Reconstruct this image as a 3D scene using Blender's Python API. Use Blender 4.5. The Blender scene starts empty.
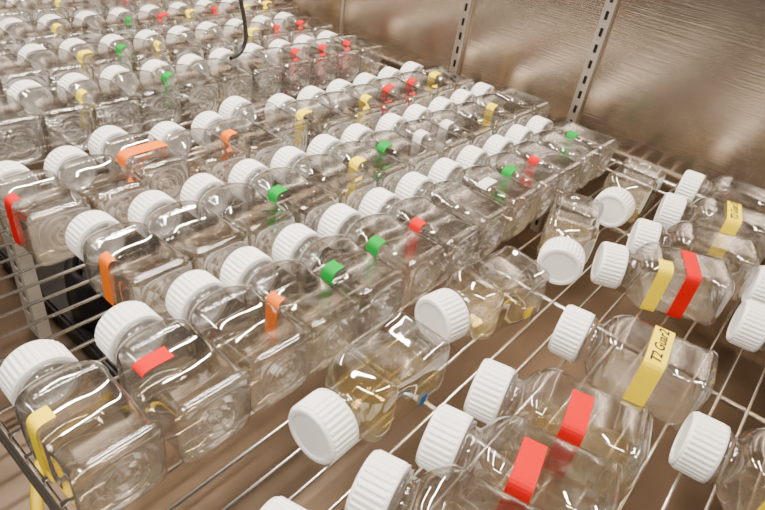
import bpy, bmesh, math, random
from mathutils import Vector, Matrix
random.seed(7)
U=0.35
scn=bpy.context.scene
COL=scn.collection

# ---------------------------------------------------------------- materials
def newmat(name):
    m=bpy.data.materials.new(name); m.use_nodes=True
    nt=m.node_tree; nt.nodes.clear()
    out=nt.nodes.new('ShaderNodeOutputMaterial')
    return m,nt,out
def principled(name,color,rough=0.5,metal=0.0,**kw):
    m,nt,out=newmat(name)
    p=nt.nodes.new('ShaderNodeBsdfPrincipled')
    p.inputs['Base Color'].default_value=(*color,1)
    p.inputs['Roughness'].default_value=rough
    p.inputs['Metallic'].default_value=metal
    for k,v in kw.items(): p.inputs[k].default_value=v
    nt.links.new(p.outputs[0],out.inputs[0])
    return m,nt,p
def math_node(nt,op,a=None,b=None,c=None,clamp=False):
    n=nt.nodes.new('ShaderNodeMath'); n.operation=op; n.use_clamp=clamp
    for i,v in enumerate((a,b,c)):
        if v is None: continue
        if isinstance(v,(int,float)): n.inputs[i].default_value=v
        else: nt.links.new(v,n.inputs[i])
    return n.outputs[0]

def steel(name,color,rough,stretch,bump=0.05,wave=0.35):
    m,nt,p=principled(name,color,rough,1.0)
    tc=nt.nodes.new('ShaderNodeTexCoord')
    mp=nt.nodes.new('ShaderNodeMapping'); mp.inputs['Scale'].default_value=stretch
    nt.links.new(tc.outputs['Object'],mp.inputs[0])
    nz=nt.nodes.new('ShaderNodeTexNoise'); nz.inputs['Scale'].default_value=6; nz.inputs['Detail'].default_value=6
    nt.links.new(mp.outputs[0],nz.inputs['Vector'])
    big=nt.nodes.new('ShaderNodeTexNoise'); big.inputs['Scale'].default_value=3.5; big.inputs['Detail'].default_value=3
    nt.links.new(tc.outputs['Object'],big.inputs['Vector'])
    s=math_node(nt,'MULTIPLY_ADD',nz.outputs[0],0.12,rough-0.06)
    s2=math_node(nt,'MULTIPLY_ADD',big.outputs[0],0.16,-0.08)
    nt.links.new(math_node(nt,'ADD',s,s2),p.inputs['Roughness'])
    b=nt.nodes.new('ShaderNodeBump'); b.inputs['Strength'].default_value=bump; b.inputs['Distance'].default_value=0.001
    nt.links.new(nz.outputs[0],b.inputs['Height']); nt.links.new(b.outputs[0],p.inputs['Normal'])
    b2=nt.nodes.new('ShaderNodeBump'); b2.inputs['Strength'].default_value=wave; b2.inputs['Distance'].default_value=0.02
    nt.links.new(big.outputs[0],b2.inputs['Height']); nt.links.new(b2.outputs[0],b.inputs['Normal'])
    return m
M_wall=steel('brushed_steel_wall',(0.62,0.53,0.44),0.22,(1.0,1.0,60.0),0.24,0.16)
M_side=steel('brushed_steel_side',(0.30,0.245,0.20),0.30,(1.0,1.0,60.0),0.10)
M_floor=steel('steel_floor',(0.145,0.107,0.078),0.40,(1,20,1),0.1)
M_post,_,_=principled('post_steel',(0.66,0.60,0.54),0.36,1.0)
M_leg,_,_=principled('leg_steel_brightened',(0.62,0.57,0.50),0.4,0.25)  # post steel made less metallic so it looks lit below the shelf
M_slot,_,_=principled('slot_dark',(0.03,0.025,0.02),0.7)
M_wire,_,_=principled('wire_steel',(0.88,0.84,0.79),0.24,1.0)
M_black,_,_=principled('black_plastic',(0.006,0.006,0.007),0.4)
M_ycable,_,_=principled('yellow_rubber',(0.7,0.48,0.0),0.5)
M_ink,_,_=principled('ink',(0.006,0.006,0.01),0.6)

# clear thin-wall plastic
def plastic(name,h0,h1,gbase,bstr,refr):
    m,nt,out=newmat(name)
    tc=nt.nodes.new('ShaderNodeTexCoord'); oi=nt.nodes.new('ShaderNodeObjectInfo')
    off=nt.nodes.new('ShaderNodeVectorMath'); off.operation='MULTIPLY_ADD'
    comb=nt.nodes.new('ShaderNodeCombineXYZ')
    for i in range(3): nt.links.new(oi.outputs['Random'],comb.inputs[i])
    off.inputs[1].default_value=(7,7,7)
    nt.links.new(comb.outputs[0],off.inputs[0]); nt.links.new(tc.outputs['Object'],off.inputs[2])
    n1=nt.nodes.new('ShaderNodeTexNoise'); n1.inputs['Scale'].default_value=28; n1.inputs['Detail'].default_value=1.2
    nt.links.new(off.outputs[0],n1.inputs['Vector'])
    bmp=nt.nodes.new('ShaderNodeBump'); bmp.inputs['Strength'].default_value=bstr; bmp.inputs['Distance'].default_value=0.0045
    nt.links.new(n1.outputs[0],bmp.inputs['Height'])
    lw=nt.nodes.new('ShaderNodeLayerWeight'); lw.inputs[0].default_value=0.5
    nt.links.new(bmp.outputs[0],lw.inputs['Normal'])
    lw2=nt.nodes.new('ShaderNodeLayerWeight'); lw2.inputs[0].default_value=0.5
    f=math_node(nt,'POWER',lw.outputs['Facing'],3.0)
    f=math_node(nt,'MULTIPLY_ADD',f,0.85,gbase,clamp=True)
    ramp=nt.nodes.new('ShaderNodeValToRGB')
    ramp.color_ramp.elements[0].position=0.0; ramp.color_ramp.elements[0].color=(0.96,0.957,0.95,1)
    ramp.color_ramp.elements[1].position=1.0; ramp.color_ramp.elements[1].color=(0.02,0.018,0.015,1)
    e=ramp.color_ramp.elements.new(0.62); e.color=(0.88,0.87,0.855,1)
    nt.links.new(lw2.outputs['Facing'],ramp.inputs[0])
    tr=nt.nodes.new('ShaderNodeBsdfTransparent'); nt.links.new(ramp.outputs[0],tr.inputs[0])
    rf=nt.nodes.new('ShaderNodeBsdfRefraction'); nt.links.new(ramp.outputs[0],rf.inputs[0])
    rf.inputs['Roughness'].default_value=0.0; rf.inputs['IOR'].default_value=1.3
    nt.links.new(bmp.outputs[0],rf.inputs['Normal'])
    tm=nt.nodes.new('ShaderNodeMixShader'); tm.inputs[0].default_value=refr
    nt.links.new(tr.outputs[0],tm.inputs[1]); nt.links.new(rf.outputs[0],tm.inputs[2])
    gl=nt.nodes.new('ShaderNodeBsdfGlossy'); gl.inputs['Roughness'].default_value=0.035
    gl.inputs[0].default_value=(1,1,1,1)
    nt.links.new(bmp.outputs[0],gl.inputs['Normal'])
    mx=nt.nodes.new('ShaderNodeMixShader')
    nt.links.new(f,mx.inputs[0]); nt.links.new(tm.outputs[0],mx.inputs[1]); nt.links.new(gl.outputs[0],mx.inputs[2])
    # condensation haze
    n2=nt.nodes.new('ShaderNodeTexNoise'); n2.inputs['Scale'].default_value=22; n2.inputs['Detail'].default_value=8; n2.inputs['Roughness'].default_value=0.75
    nt.links.new(off.outputs[0],n2.inputs['Vector'])
    mr=nt.nodes.new('ShaderNodeMapRange'); mr.inputs['From Min'].default_value=0.52; mr.inputs['From Max'].default_value=0.74
    mr.inputs['To Min'].default_value=h0; mr.inputs['To Max'].default_value=h1
    nt.links.new(n2.outputs[0],mr.inputs['Value'])
    df=nt.nodes.new('ShaderNodeBsdfDiffuse'); df.inputs[0].default_value=(0.88,0.86,0.83,1)
    tl=nt.nodes.new('ShaderNodeBsdfTranslucent'); tl.inputs[0].default_value=(0.88,0.86,0.83,1)
    a=nt.nodes.new('ShaderNodeMixShader'); a.inputs[0].default_value=0.5
    nt.links.new(df.outputs[0],a.inputs[1]); nt.links.new(tl.outputs[0],a.inputs[2])
    mx2=nt.nodes.new('ShaderNodeMixShader')
    nt.links.new(mr.outputs[0],mx2.inputs[0]); nt.links.new(mx.outputs[0],mx2.inputs[1]); nt.links.new(a.outputs[0],mx2.inputs[2])
    nt.links.new(mx2.outputs[0],out.inputs[0])
    return m
M_plastic=plastic('clear_plastic',0.006,0.22,0.135,0.34,0.16)
M_base=plastic('clear_plastic_base',0.06,0.26,0.24,0.08,0.30)
def liquid(name,c):
    m,nt,out=newmat(name)
    tr=nt.nodes.new('ShaderNodeBsdfTransparent'); tr.inputs[0].default_value=(*c,1)
    gl=nt.nodes.new('ShaderNodeBsdfGlossy'); gl.inputs['Roughness'].default_value=0.02
    lw=nt.nodes.new('ShaderNodeLayerWeight'); lw.inputs[0].default_value=0.5
    f=math_node(nt,'POWER',lw.outputs['Facing'],3.0); f=math_node(nt,'MULTIPLY_ADD',f,0.8,0.08,clamp=True)
    df=nt.nodes.new('ShaderNodeBsdfTranslucent'); df.inputs[0].default_value=(c[0]*.95,c[1]*.93,c[2]*.9,1)
    m0=nt.nodes.new('ShaderNodeMixShader'); m0.inputs[0].default_value=0.2
    nt.links.new(tr.outputs[0],m0.inputs[1]); nt.links.new(df.outputs[0],m0.inputs[2])
    mx=nt.nodes.new('ShaderNodeMixShader')
    nt.links.new(f,mx.inputs[0]); nt.links.new(m0.outputs[0],mx.inputs[1]); nt.links.new(gl.outputs[0],mx.inputs[2])
    nt.links.new(mx.outputs[0],out.inputs[0]); return m
M_liq_clear=liquid('clear_liquid',(0.96,0.91,0.82))
M_liq_yellow=liquid('pale_yellow_medium',(0.96,0.88,0.62))
M_cap,_,_=principled('white_cap_plastic',(0.93,0.915,0.89),0.32,0.0)
TAPE={}
for k,c in dict(yellow=(0.98,0.74,0.0),red=(0.62,0.002,0.004),green=(0.0,0.30,0.035),orange=(0.85,0.17,0.0),white=(0.80,0.78,0.75),blue=(0.02,0.14,0.4)).items():
    TAPE[k],_,_=principled('tape_'+k,c,0.7,**{'Specular IOR Level':0.08})

# ---------------------------------------------------------------- helpers
def obj_from_bm(bm,name,mats,smooth=False,parent=None,link=True):
    me=bpy.data.meshes.new(name); bm.normal_update(); bm.to_mesh(me); bm.free()
    for m in mats: me.materials.append(m)
    if smooth:
        for p in me.polygons: p.use_smooth=True
    ob=bpy.data.objects.new(name,me)
    if link: COL.objects.link(ob)
    if parent: ob.parent=parent
    return ob
def bm_box(bm,lo,hi,mi=0):
    x0,y0,z0=lo; x1,y1,z1=hi
    v=[bm.verts.new(p) for p in ((x0,y0,z0),(x1,y0,z0),(x1,y1,z0),(x0,y1,z0),(x0,y0,z1),(x1,y0,z1),(x1,y1,z1),(x0,y1,z1))]
    for idx in ((3,2,1,0),(4,5,6,7),(0,1,5,4),(1,2,6,5),(2,3,7,6),(3,0,4,7)):
        f=bm.faces.new([v[i] for i in idx]); f.material_index=mi
def bm_tube(bm,a,b,r,n=10,mi=0):
    a=Vector(a); b=Vector(b); d=(b-a).normalized()
    up=Vector((0,0,1)) if abs(d.z)<0.9 else Vector((1,0,0))
    s=d.cross(up).normalized(); t=s.cross(d)
    R=[]
    for p in (a,b):
        R.append([bm.verts.new(p+s*r*math.cos(2*math.pi*i/n)+t*r*math.sin(2*math.pi*i/n)) for i in range(n)])
    for i in range(n):
        f=bm.faces.new((R[0][i],R[0][(i+1)%n],R[1][(i+1)%n],R[1][i])); f.smooth=True; f.material_index=mi
    bm.faces.new(R[0][::-1]).material_index=mi; bm.faces.new(R[1]).material_index=mi

# ---------------------------------------------------------------- bottle mesh
W=0.0295
def sq_r(th,n):
    c=abs(math.cos(th)); s=abs(math.sin(th))
    return (c**n+s**n)**(-1.0/n)
def loop_pts(x,half,n,N=72):
    out=[]
    for i in range(N):
        th=2*math.pi*i/N
        r=sq_r(th,n)*half
        out.append(Vector((x,r*math.cos(th),W+r*math.sin(th))))
    return out
def skin(bm,loops,mi=0,smooth=True,cap_start=False,cap_end=False,mi2=None,k2=9999):
    rows=[[bm.verts.new(p) for p in L] for L in loops]
    N=len(rows[0])
    for k,(a,b) in enumerate(zip(rows[:-1],rows[1:])):
        for i in range(N):
            f=bm.faces.new((a[i],a[(i+1)%N],b[(i+1)%N],b[i])); f.smooth=smooth; f.material_index=(mi if k<k2 else mi2)
    if cap_start:
        f=bm.faces.new(rows[0][::-1]); f.material_index=mi
    if cap_end:
        f=bm.faces.new(rows[-1]); f.material_index=(mi if mi2 is None else mi2)
    return rows
def make_bottle_mesh(name,level,liq):
    bm=bmesh.new()
    P=[(0.010,0.0185,2),(0.0135,0.0185,2),(0.0140,0.0222,2),(0.0162,0.0222,2),(0.0167,0.0190,2),(0.0205,0.0190,2),
       (0.0225,0.0210,2.1),(0.0250,0.0245,2.6),(0.0290,0.0272,3.4),(0.0340,0.0288,4.8),(0.0385,0.0294,6.5),(0.0430,W,8),
       (0.0470,W,8.5),(0.0482,W-0.0011,8.5),(0.0800,W-0.0013,8.5),(0.1078,W-0.0011,8.5),(0.1090,W,8.5),(0.1120,W,8),
       (0.1150,W-0.0006,7),(0.1170,W-0.0022,6),(0.1180,W-0.0045,5),
       (0.1180,0.0240,3.5),(0.1162,0.0228,2.4),(0.1146,0.0212,2),(0.1146,0.0180,2),(0.1178,0.0168,2),(0.1178,0.0152,2),(0.1144,0.0141,2),
       (0.1144,0.0112,2),(0.1174,0.0101,2),(0.1174,0.0088,2),(0.1142,0.0078,2),(0.1141,0.0050,2),(0.1166,0.0038,2),(0.1166,0.0012,2)]
    skin(bm,[loop_pts(*p) for p in P],0,True,False,True,3,20)
    N=128; rows=[]
    def ring(x,r,rib=0.0):
        L=[]
        for i in range(N):
            th=2*math.pi*i/N
            rr=r+(rib if (i%4) in (0,1) else 0)
            L.append(Vector((x,rr*math.cos(th),W+rr*math.sin(th))))
        return L
    loops=[ring(-0.0118,0.0010),ring(-0.0118,0.0165),ring(-0.0122,0.0180),ring(-0.0130,0.0188),ring(-0.0130,0.0210),ring(-0.0125,0.0224),ring(-0.0113,0.0231),
           ring(-0.0105,0.0232,0.0),ring(-0.0098,0.0232,0.0009),ring(0.0098,0.0235,0.0009),ring(0.0102,0.0240,0.0),ring(0.0128,0.0241,0.0),ring(0.0130,0.0235),ring(0.0130,0.0190)]
    for a in range(len(loops)): rows.append([bm.verts.new(p) for p in loops[a]])
    for k,(a,b) in enumerate(zip(rows[:-1],rows[1:])):
        for i in range(N):
            f=bm.faces.new((a[i],a[(i+1)%N],b[(i+1)%N],b[i])); f.material_index=1; f.smooth=(k not in (7,8,9,0,3))
    f=bm.faces.new(rows[0][::-1]); f.material_index=1
    if level>0:
        zl=2*W*level
        base=loop_pts(0,W-0.0028,7,96)
        low=[p for p in base if p.z<zl]
        def ang(p):
            a=math.atan2(p.z-W,p.y)
            return (a-math.pi/2)%(2*math.pi)
        low.sort(key=ang)
        L=[Vector((0,low[0].y,zl))]+low+[Vector((0,low[-1].y,zl))]
        xs=(0.040,0.046,0.110,0.1125)
        sc=(0.9,1.0,1.0,0.95)
        rr=[[Vector((x,p.y*s,W+(p.z-W)*(s if p.z<zl-1e-6 else 1))) for p in L] for x,s in zip(xs,sc)]
        skin(bm,rr,2,False,True,True)
    bmesh.ops.recalc_face_normals(bm,faces=bm.faces)
    me=bpy.data.meshes.new(name); bm.to_mesh(me); bm.free()
    for m in (M_plastic,M_cap,liq,M_base): me.materials.append(m)
    return me
MESH=[make_bottle_mesh('bottle_mesh_empty',0,M_liq_clear),make_bottle_mesh('bottle_mesh_low',0.32,M_liq_clear),
      make_bottle_mesh('bottle_mesh_half',0.44,M_liq_yellow),make_bottle_mesh('bottle_mesh_low_yellow',0.34,M_liq_yellow)]

tape_cache={}
def tape_mesh(color,x0,wd,a0,a1):
    key=(color,round(x0,4),round(wd,4),round(a0),round(a1))
    if key in tape_cache: return tape_cache[key]
    bm=bmesh.new(); n=40; rows=[]
    for i in range(n+1):
        th=math.radians(a0+(a1-a0)*i/n)
        row=[]
        for off in (0.0001,0.00035):
            r=sq_r(th,8.5)*(W+off)
            row.append((r*math.cos(th),W+r*math.sin(th)))
        rows.append([bm.verts.new((x0,row[0][0],row[0][1])),bm.verts.new((x0,row[1][0],row[1][1])),
                     bm.verts.new((x0+wd,row[1][0],row[1][1])),bm.verts.new((x0+wd,row[0][0],row[0][1]))])
    for a,b in zip(rows[:-1],rows[1:]):
        for i in range(4):
            bm.faces.new((a[i],a[(i+1)%4],b[(i+1)%4],b[i]))
    bm.faces.new(rows[0][::-1]); bm.faces.new(rows[-1])
    bmesh.ops.recalc_face_normals(bm,faces=bm.faces)
    me=bpy.data.meshes.new('tape'); bm.to_mesh(me); bm.free(); me.materials.append(TAPE[color])
    tape_cache[key]=me; return me

def add_tape(ob,color,x0,wd,a0,a1,text=None,ty=-0.003):
    t=bpy.data.objects.new('tape_label',tape_mesh(color,x0,wd,a0,a1)); COL.objects.link(t); t.parent=ob
    if text:
        cu=bpy.data.curves.new('handwriting','FONT'); cu.body=text; cu.size=0.0122; cu.extrude=0.00005
        cu.align_x='CENTER'; cu.align_y='CENTER'; cu.shear=0.2; cu.offset=0.00028
        cu.materials.append(M_ink)
        to=bpy.data.objects.new('handwriting',cu); COL.objects.link(to); to.parent=ob
        to.location=(x0+wd/2,ty,2*W+0.0005); to.rotation_euler=(0,0,math.radians(90))
def bottle(X,Y,ang=0,color=None,level=0,style='side',text=None,parent=None,tx=None):
    """X,Y in units U: position of the cap centre; ang = direction cap->base (deg)"""
    ob=bpy.data.objects.new('square_media_bottle' if parent is None else 'bottle',MESH[level]); COL.objects.link(ob)
    ob.location=(X*U,Y*U,0.0004); ob.rotation_euler=(0,0,math.radians(ang))
    if parent: ob.parent=parent
    if color:
        x0=tx if tx is not None else 0.0615+random.uniform(-0.006,0.006)
        if style=='side': a0,a1=random.uniform(108,130),random.uniform(208,224); wd=0.0142
        elif style=='top': a0,a1=96,138; wd=0.0135
        elif style=='wrap': a0,a1=50,222; wd=0.0172
        elif style=='half': a0,a1=72,224; wd=0.0165
        elif style=='short': a0,a1=56,222; wd=0.0150
        elif style=='long': a0,a1=118,226; wd=0.0125
        elif style=='low': a0,a1=196,214; wd=0.009
        add_tape(ob,color,x0,wd,a0,a1,text)
    return ob
J=lambda s=0.8: random.uniform(-s,s)

# row 1
for y,c,st in ((.268,'yellow','long'),(.465,'red','top'),(.645,None,''),(.806,'orange','side'),(.986,'green','side'),(1.168,'green','side'),(1.346,'red','side'),
            (1.533,None,''),(1.722,'white','top'),(1.905,'green','side'),(2.09,'red','side'),(2.272,None,''),(2.452,'green','side')):
    bottle(-.992+J(.006),y,J(),c,random.choice([0,1,1]),st or 'side')
# row 2
for y,c in ((.594,'orange'),(.776,None),(.952,None),(1.13,'green'),(1.308,None),(1.486,'yellow'),(1.664,'green'),(1.871,'white'),(2.05,'white'),(2.228,None),(2.41,'yellow'),(2.59,None)):
    bottle(-1.381+J(.005),y,J(),c,random.choice([0,1,1]))
# row 3
for y,c,dx,st in ((.54,'red',0,'side'),(.72,None,0,''),(.90,'orange',-.07,'wrap'),(1.078,None,0,''),(1.256,'orange',0,'side'),(1.434,None,-.07,''),(1.612,'yellow',0,'side'),
           (1.79,None,0,''),(1.968,'yellow',0,'side'),(2.146,'red',0,'side'),(2.324,'red',0,'side'),(2.502,'yellow',0,'side')):
    bottle(-1.768+dx,y,J(),c,random.choice([0,1,1]),st or 'side')
# loose bottles on the right
bottle(-.501,.600,90,'blue',2,'low',tx=0.082)
bottle(-.536,1.07,79,'yellow',3,'low',tx=0.092)
bottle(-.438,1.578,108,None,2)
bottle(-.467,2.07,93,None,3)
b=bottle(-.325,1.692,25,'red',1,'short',tx=0.068)
add_tape(b,'yellow',0.0405,0.0145,112,222)
bottle(-.305,1.941,19,None,1)
bottle(-.307,2.232,14,'yellow',1,'wrap','T2 Guar2')
bottle(-.321,2.52,5,None,0)
bottle(-.266,1.292,9,'yellow',1,'wrap','T2 Guar2',tx=0.062)
bottle(.105,1.168,8,'yellow',1,'wrap','T2 Guar2',tx=0.046)
bottle(.088,1.744,10,'yellow',1,'wrap')
bottle(.076,1.985,10,None,0)
bottle(-.31,.948,14,'red',3,'half')
bottle(-.303,.760,14,'red',1,'half',tx=0.050)
bottle(-.325,.573,14,None,1)
bottle(-.385,.373,14,None,1)

# left bay bottle array: one parent, many instances
arr=bpy.data.objects.new('bottle_array',None); COL.objects.link(arr)
def rowfill(X,ys,y0,y1,cols):
    n=int((y1-y0)/.179)+1
    for i in range(n):
        y=y0+i*.179; c=None
        for cy,cc in cols:
            if abs(cy-y)<.09: c=cc
        bottle(X+J(.006),y,J(.7),c,random.choice([0,0,0,1]),'side',parent=arr)
rowfill(-2.345,0,.50,2.55,[(1.04,'yellow'),(1.40,'green'),(2.11,'red'),(2.29,'red'),(2.47,'red'),(.68,'green')])
rowfill(-2.728,0,.52,2.6,[(1.24,'yellow'),(1.42,'green'),(1.6,'yellow'),(2.13,'yellow'),(2.31,'red'),(2.49,'red')])
rowfill(-3.11,0,.6,2.6,[(1.3,'yellow'),(1.67,'green'),(1.85,'red'),(2.03,'yellow'),(2.21,'red'),(2.39,'yellow'),(2.57,'yellow')])
rowfill(-3.49,0,.8,2.6,[(1.5,'yellow'),(1.87,'red'),(2.05,'yellow'),(2.23,'yellow'),(2.4,'red')])
rowfill(-3.87,0,1.2,2.6,[(1.5,'yellow'),(1.9,'red'),(2.25,'yellow'),(2.44,'red')])

# ---------------------------------------------------------------- shelves
def shelf(x0,x1,y0,y1,name):
    bm=bmesh.new(); r=0.0016
    n=int((x1-x0)/.0245); 
    for i in range(1,n):
        x=x0+(x1-x0)*i/n
        bm_tube(bm,(x,y0,-r),(x,y1,-r),r,8)
    R=0.0030
    for y in (y0,y0+.28*(y1-y0),y0+.52*(y1-y0),y0+.76*(y1-y0),y1):
        bm_tube(bm,(x0,y,-2*r-R),(x1,y,-2*r-R),R,12)
    for y in (y0,y1): bm_tube(bm,(x0,y,-2*r-R-.018),(x1,y,-2*r-R-.018),R*.8,12)
    for x in (x0,x1):
        bm_tube(bm,(x,y0,-2*r-R),(x,y1,-2*r-R),R,12)
        bm_tube(bm,(x,y0,-2*r-R-.018),(x,y1,-2*r-R-.018),R*.8,12)
    return obj_from_bm(bm,name,[M_wire])
shelf(-1.90*U,1.04*U,.175*U,2.74*U,'wire_shelf')
shelf(-4.25*U,-2.06*U,.175*U,2.74*U,'wire_shelf')

# ---------------------------------------------------------------- chamber
XL,XR,YF,YB,ZF,ZC=-4.35*U,1.10*U,0.12*U,2.80*U,-0.24,0.90
T=0.02
def box_obj(name,lo,hi,mat):
    bm=bmesh.new(); bm_box(bm,lo,hi); return obj_from_bm(bm,name,[mat])
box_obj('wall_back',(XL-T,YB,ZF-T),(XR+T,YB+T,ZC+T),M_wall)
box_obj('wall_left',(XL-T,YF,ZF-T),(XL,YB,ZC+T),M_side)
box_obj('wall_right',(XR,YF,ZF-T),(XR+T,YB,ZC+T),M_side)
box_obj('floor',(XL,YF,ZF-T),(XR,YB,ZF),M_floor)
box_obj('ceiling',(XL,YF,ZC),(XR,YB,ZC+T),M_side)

def standard(x,y,z0,z1,name,w=0.020,d=0.010,mat=None):
    bm=bmesh.new()
    yf=y-d
    bm_box(bm,(x-w/2,yf,z0),(x-w/2+w*.34,yf+.0015,z1)); bm_box(bm,(x+w/2-w*.34,yf,z0),(x+w/2,yf+.0015,z1))
    bm_box(bm,(x-w/2,yf+.0015,z0),(x-w/2+.0015,y-.0002,z1)); bm_box(bm,(x+w/2-.0015,yf+.0015,z0),(x+w/2,y-.0002,z1))
    z=z0
    while z<z1-.02:
        bm_box(bm,(x-w/2+w*.34,yf,z),(x+w/2-w*.34,yf+.0015,z+.012)); z+=.0254
    bm_box(bm,(x-w/2+.002,y-.003,z0),(x+w/2-.002,y-.0005,z1),1)
    return obj_from_bm(bm,name,[mat or M_post,M_slot])
standard(-.97*U,YB,-.2,.88,'slotted_shelf_standard',.017)
standard(-1.69*U,YB,-.2,.88,'slotted_shelf_standard',.017)
standard(-1.98*U,.60*U,ZF,.012,'slotted_shelf_post',0.034,0.016,M_leg)
box_obj('trim_1',(-2.56*U-.003,YB-.003,ZF),(-2.56*U+.003,YB-.0001,ZC),M_post)

def fan():
    cx,cy=-1.84*U,.86*U; z0=ZF+.03; bm=bmesh.new(); N=40
    bm_box(bm,(-2.5*U,.64*U,ZF),(-1.42*U,1.75*U,z0))  # black box added to darken the floor area under the shelf
    bmesh.ops.bevel(bm,geom=bm.edges[:],offset=.004,segments=3,affect='EDGES')
    prof=[(.012,.0),(.068,.0),(.070,.03),(.066,.072),(.058,.080),(.053,.078),(.050,.05)]
    prev=None
    for r,z in prof:
        L=[bm.verts.new((cx+r*math.cos(2*math.pi*i/N),cy+r*math.sin(2*math.pi*i/N),z0+z)) for i in range(N)]
        if prev:
            for i in range(N): bm.faces.new((prev[i],prev[(i+1)%N],L[(i+1)%N],L[i])).smooth=True
        prev=L
    for r in (.014,.022,.030,.038,.046):
        L=40
        for i in range(L):
            a=2*math.pi*i/L;b=2*math.pi*(i+1)/L
            bm_tube(bm,(cx+r*math.cos(a),cy+r*math.sin(a),z0+.079),(cx+r*math.cos(b),cy+r*math.sin(b),z0+.079),.0012,6)
    for k in range(4):
        a=k*math.pi/2+.4
        bm_tube(bm,(cx,cy,z0+.079),(cx+.056*math.cos(a),cy+.056*math.sin(a),z0+.079),.0016,6)
    for k in range(7):
        a=2*math.pi*k/7
        p=[Vector((cx+r*math.cos(a+t),cy+r*math.sin(a+t),z0+h)) for r,t,h in ((.012,0,.062),(.048,.1,.066),(.048,.6,.05),(.012,.5,.05))]
        bm.faces.new([bm.verts.new(q) for q in p])
    bm_tube(bm,(cx,cy,z0),(cx,cy,z0+.07),.014,20)
    obj_from_bm(bm,'fan_and_dark_box',[M_black])
fan()
def cable(name,pts,r,mat):
    cu=bpy.data.curves.new(name,'CURVE'); cu.dimensions='3D'; cu.bevel_depth=r; cu.bevel_resolution=3
    s=cu.splines.new('BEZIER'); s.bezier_points.add(len(pts)-1)
    for b,p in zip(s.bezier_points,pts): b.co=p; b.handle_left_type=b.handle_right_type='AUTO'
    cu.materials.append(mat); o=bpy.data.objects.new(name,cu); COL.objects.link(o)
cable('sensor_cable',[(-2.30*U,1.78*U,ZC),(-2.29*U,1.78*U,.45),(-2.25*U,1.77*U,.16),(-2.21*U,1.77*U,.11),(-2.19*U,1.76*U,.085),(-2.19*U,1.73*U,.067),(-2.17*U,1.66*U,.0630)],.0032,M_black)
cable('yellow_cable',[(-1.5*U,.6*U,ZF+.004),(-1.22*U,.33*U,-.14),(-1.12*U,.25*U,-.112),(-1.00*U,.18*U,-.125),(-.92*U,.16*U,ZF+.004)],.005,M_ycable)

# ---------------------------------------------------------------- lights
def area(name,loc,sx,sy,e,col,rot=(0,0,0)):
    l=bpy.data.lights.new(name,'AREA'); l.shape='RECTANGLE'; l.size=sx; l.size_y=sy; l.energy=e; l.color=col
    o=bpy.data.objects.new(name,l); o.location=loc; o.rotation_euler=rot; COL.objects.link(o)
LC=(1,.90,.78)
area('ceiling_lamp_right',(-.35*U,1.2*U,.86),.025,.7,10.5,LC)
area('ceiling_lamp_middle',(-1.6*U,1.3*U,.86),.025,.7,11.5,LC)
area('ceiling_lamp_left',(-3.0*U,1.4*U,.86),.025,.7,18,LC)
area('front_key_light',(-.25,-.30,.85),.5,.04,12.5,(1,.93,.84),(math.radians(38),0,0))  # unseen key light added on the camera side to brighten the caps
w=bpy.data.worlds.new('world'); scn.world=w; w.use_nodes=True
bg=w.node_tree.nodes['Background']; bg.inputs[0].default_value=(1.0,.80,.63,1); bg.inputs[1].default_value=.09

# ---------------------------------------------------------------- camera
cd=bpy.data.cameras.new('camera'); cam=bpy.data.objects.new('camera',cd); COL.objects.link(cam)
R=Matrix(((0.752,-0.460,0.471),(0.645,0.369,-0.670),(0.134,0.806,0.576)))
x=R.col[0].normalized(); z=R.col[2]; z=(z-x*z.dot(x)).normalized(); y=z.cross(x)
R=Matrix((x,y,z)).transposed()
cam.matrix_world=Matrix.Translation((0,0,U+W))@R.to_4x4()
cd.sensor_width=36; cd.lens=590/765*36; cd.clip_start=0.01
scn.camera=cam
